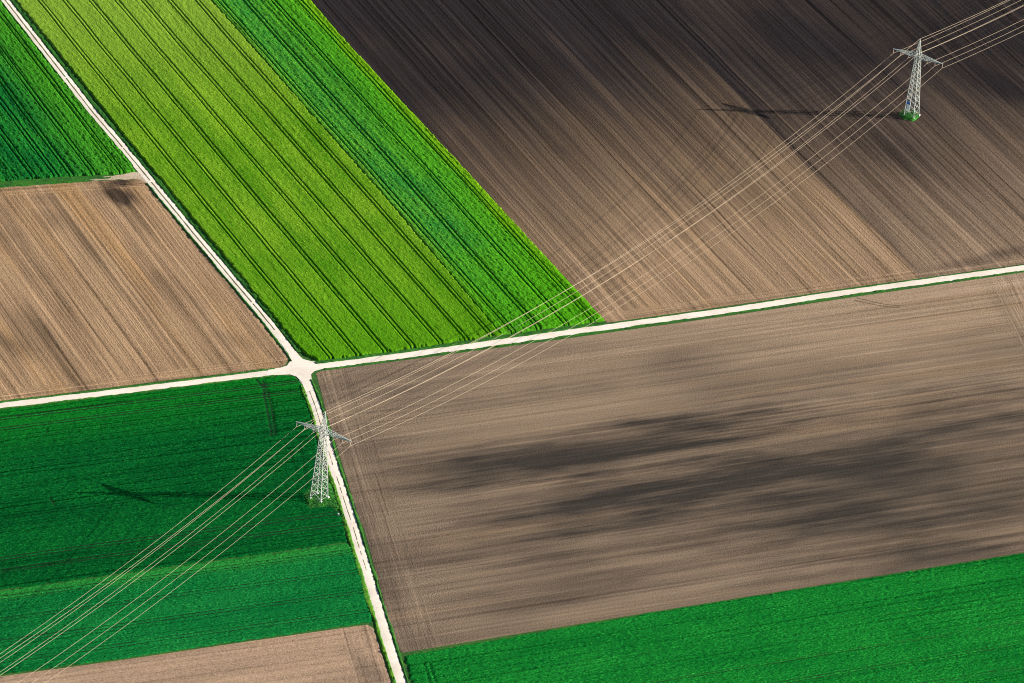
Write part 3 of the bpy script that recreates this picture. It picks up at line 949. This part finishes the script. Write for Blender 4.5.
def make_pylon():
    root = bpy.data.objects.new('lattice_pylon', None)
    root.empty_display_size = 2
    COL.objects.link(root)
    top = HA + 1.1
    cs = ((-1, -1), (1, -1), (1, 1), (-1, 1))
    for sx, sy in cs:
        b_ = bmesh.new()
        bar(b_, (sx * B0, sy * B0, 0.25), (sx * B1, sy * B1, top), 0.22, 0.17)
        mk('leg', b_, M['steel'], root)
        b_ = bmesh.new()
        x, y = sx * B0, sy * B0
        r0 = [b_.verts.new((x + dx * 0.5, y + dy * 0.5, -0.1)) for dx, dy in cs]
        r1 = [b_.verts.new((x + dx * 0.4, y + dy * 0.4, 0.42)) for dx, dy in cs]
        r2 = [b_.verts.new((x + dx * 0.22, y + dy * 0.22, 0.55)) for dx, dy in cs]
        for A, B in ((r0, r1), (r1, r2)):
            for i in range(4):
                b_.faces.new((A[i], A[(i + 1) % 4], B[(i + 1) % 4], B[i]))
        b_.faces.new(r2)
        mk('foundation', b_, M['concrete'], root)
    # panel heights shrink upward
    zs = [0.7]
    while zs[-1] < top - 0.6:
        zs.append(zs[-1] + max(1.5, 1.2 * hw_at(zs[-1])))
    zs[-1] = top
    for i in range(4):
        b_ = bmesh.new()
        (ax, ay), (bx, by) = cs[i], cs[(i + 1) % 4]
        for k in range(len(zs) - 1):
            z0, z1 = zs[k], zs[k + 1]
            h0, h1 = hw_at(z0), hw_at(z1)
            p, q = (ax * h0, ay * h0, z0), (bx * h1, by * h1, z1)
            r_, s_ = (bx * h0, by * h0, z0), (ax * h1, ay * h1, z1)
            bar(b_, p, q, 0.1)
            bar(b_, r_, s_, 0.1)
            if k % 3 == 0 or k == len(zs) - 2:
                bar(b_, p, r_, 0.08)
        mk('bracing', b_, M['steel'], root)
    # earth wire peak
    b_ = bmesh.new()
    for sx, sy in cs:
        bar(b_, (sx * B1, sy * B1, top), (sx * 0.05, sy * 0.05, HT), 0.18, 0.13)
    zz = [top + 0.02, top + 1.4, top + 2.6, top + 3.7, top + 4.6]
    for k in range(len(zz) - 1):
        for i in range(4):
            (ax, ay), (bx, by) = cs[i], cs[(i + 1) % 4]
            h0, h1 = hw_at(zz[k]), hw_at(zz[k + 1])
            bar(b_, (ax * h0, ay * h0, zz[k]), (bx * h1, by * h1, zz[k + 1]), 0.1)
    bar(b_, (-0.2, 0, HT - 0.05), (0.2, 0, HT - 0.05), 0.14)
    mk('peak', b_, M['steel'], root)
    # cross arms: pointed lattice, two bottom chords and two top chords
    for sg in (-1, 1):
        b_ = bmesh.new()
        tip = Vector((sg * WA, 0, HA))
        low = [Vector((sg * B1, sy * B1, HA - 0.55)) for sy in (-1, 1)]
        upp = [Vector((sg * B1, sy * B1, HA + 1.05)) for sy in (-1, 1)]
        for p in low + upp:
            bar(b_, p, tip + Vector((0, 0.05 if p.y > 0 else -0.05, 0)), 0.19, 0.15)
        n = 7
        for k in range(n):
            f0, f1 = k / n, (k + 1) / n
            L0 = [p.lerp(tip, f0) for p in low]
            L1 = [p.lerp(tip, f1) for p in low]
            U0 = [p.lerp(tip, f0) for p in upp]
            U1 = [p.lerp(tip, f1) for p in upp]
            if k < n - 1:
                bar(b_, L0[k % 2], L1[1 - k % 2], 0.1)
                bar(b_, U0[k % 2], U1[1 - k % 2], 0.09)
                bar(b_, L1[0], L1[1], 0.08)
                for s_ in (0, 1):
                    bar(b_, (L0 if k % 2 else U0)[s_], (U1 if k % 2 else L1)[s_], 0.1)
        mk('cross_arm', b_, M['steel'], root)
    for side, r_ in ATT:
        x = -r_ if side == 'W' else r_
        zarm = HA - 0.55 * (1 - (r_ - B1) / (WA - B1))
        zb = HA - INS
        b_ = bmesh.new()
        n = 9
        prev = None
        ring = []
        for k in range(n * 2 + 1):
            z = zarm + (zb - zarm) * k / (n * 2)
            rad = 0.14 if k % 2 else 0.06
            cur = [b_.verts.new((x + rad * math.cos(a * math.pi / 4), rad * math.sin(a * math.pi / 4), z)) for a in range(8)]
            if prev:
                for i in range(8):
                    b_.faces.new((prev[i], prev[(i + 1) % 8], cur[(i + 1) % 8], cur[i]))
            else:
                b_.faces.new(cur)
            prev = cur
        b_.faces.new(prev[::-1])
        mk('insulator', b_, M['insul'], root)
    return root


def copy_thing(rt):
    c = rt.copy()
    COL.objects.link(c)
    for ch in list(rt.children):
        d = ch.copy()
        COL.objects.link(d)
        d.parent = c
    return c


T1, T2 = Vector((-55.466, -123.865, 0)), Vector((135.733, 215.355, 0))
py1 = make_pylon()
tag(py1, 'pale lattice steel pylon standing in green weeds beside the two-rut farm track', 'pylon', 'pylons of the power line')
py2 = copy_thing(py1)
for p_, T in ((py1, T1), (py2, T2)):
    p_.location = T
    p_.rotation_euler = (0, 0, R(ARM_AZ))
tag(py2, 'pale lattice steel pylon standing alone on the dark ploughed field', 'pylon', 'pylons of the power line')


# plates on the far pylon's leg
def plate(mat, x, z, wd, h, label):
    b_ = bmesh.new()
    bmesh.ops.create_cube(b_, size=1)
    bmesh.ops.scale(b_, vec=(wd, 0.06, h), verts=b_.verts)
    bmesh.ops.bevel(b_, geom=b_.edges[:], offset=0.015, segments=1)
    bmesh.ops.translate(b_, vec=(x, -hw_at(z) - 0.19, z), verts=b_.verts)
    o_ = mk('sign_plate', b_, mat, py2)
    o_['label'] = label


plate(M['blue'], -0.75, 5.4, 1.3, 1.1, 'blue plate on the pylon foot')
plate(M['white'], -0.45, 3.6, 1.1, 1.6, 'white plate below the blue one')

# small marker stone by the lane
b_ = bmesh.new()
bmesh.ops.create_cube(b_, size=1)
bmesh.ops.scale(b_, vec=(0.55, 0.4, 0.8), verts=b_.verts)
for v_ in b_.verts:
    if v_.co.z > 0:
        v_.co.x *= 0.75
        v_.co.y *= 0.75
bmesh.ops.bevel(b_, geom=b_.edges[:], offset=0.06, segments=2)
st = mk('marker_stone', b_, M['concrete'], None)
q = gp(338.3, 515.5)
st.location = (q[0], q[1], 0.36)
tag(st, 'small pale stone in the grass between the crop and the farm track', 'stone')

# ------------------------------------------------------------------ cables
ax = Vector((math.cos(R(ARM_AZ)), math.sin(R(ARM_AZ)), 0))


def rot(v_, deg):
    c, s_ = math.cos(R(deg)), math.sin(R(deg))
    return Vector((v_.x * c - v_.y * s_, v_.x * s_ + v_.y * c, 0))


span = T2 - T1
T0 = T1 - rot(span, 1.0) * 0.9
T3 = T2 + rot(span, -1.2)


def cable(label, off, z, sag=1.0, rad=0.036):
    P = []
    spans = ((T0, T1, 11.5), (T1, T2, 12.75 * sag), (T2, T3, 9.6))
    for A, B, sg in spans:
        n = 48
        for k in range(n + (B is T3)):
            t = k / n
            p = A.lerp(B, t) + ax * off
            p.z = z - 4 * sg * t * (1 - t)
            P.append(p)
    n = len(P)
    V, F = [], []
    m_ = 6
    for i in range(n):
        d = (P[min(i + 1, n - 1)] - P[max(i - 1, 0)]).normalized()
        u = d.cross(Vector((0, 0, 1))).normalized()
        w_ = u.cross(d)
        for k in range(m_):
            a = 2 * math.pi * k / m_
            V.append(P[i] + u * math.cos(a) * rad + w_ * math.sin(a) * rad)
    for i in range(n - 1):
        for k in range(m_):
            F.append((i * m_ + k, i * m_ + (k + 1) % m_, (i + 1) * m_ + (k + 1) % m_, (i + 1) * m_ + k))
    me_ = grid_mesh('power_cable', np.array(V), np.array(F))
    o_ = link('power_cable', me_, M['cable'])
    tag(o_, label, 'power cable', 'cables of the power line')
    return o_


zc = HA - INS
cable('overhead cable hung from the cross arm tips on the green crop side', -9.95, zc)
cable('middle of three overhead cables on the arms towards the green crop', -7.0, zc, 1.02)
cable('overhead cable next to the pylon bodies on the arms towards the green crop', -3.8, zc, 1.02)
cable('overhead cable next to the pylon bodies on the arms towards the big brown field', 3.8, zc, 0.98)
cable('middle of three overhead cables on the arms towards the big brown field', 7.0, zc)
cable('overhead cable hung from the cross arm tips above the big brown field', 9.95, zc, 1.01)
cable('earth wire strung between the peaks of the two pylons', 0.0, HT, 0.955, 0.04)
cable('cable fixed to the pylon bodies just above the cross arms', 0.0, HA + 1.0, 0.935, 0.04)
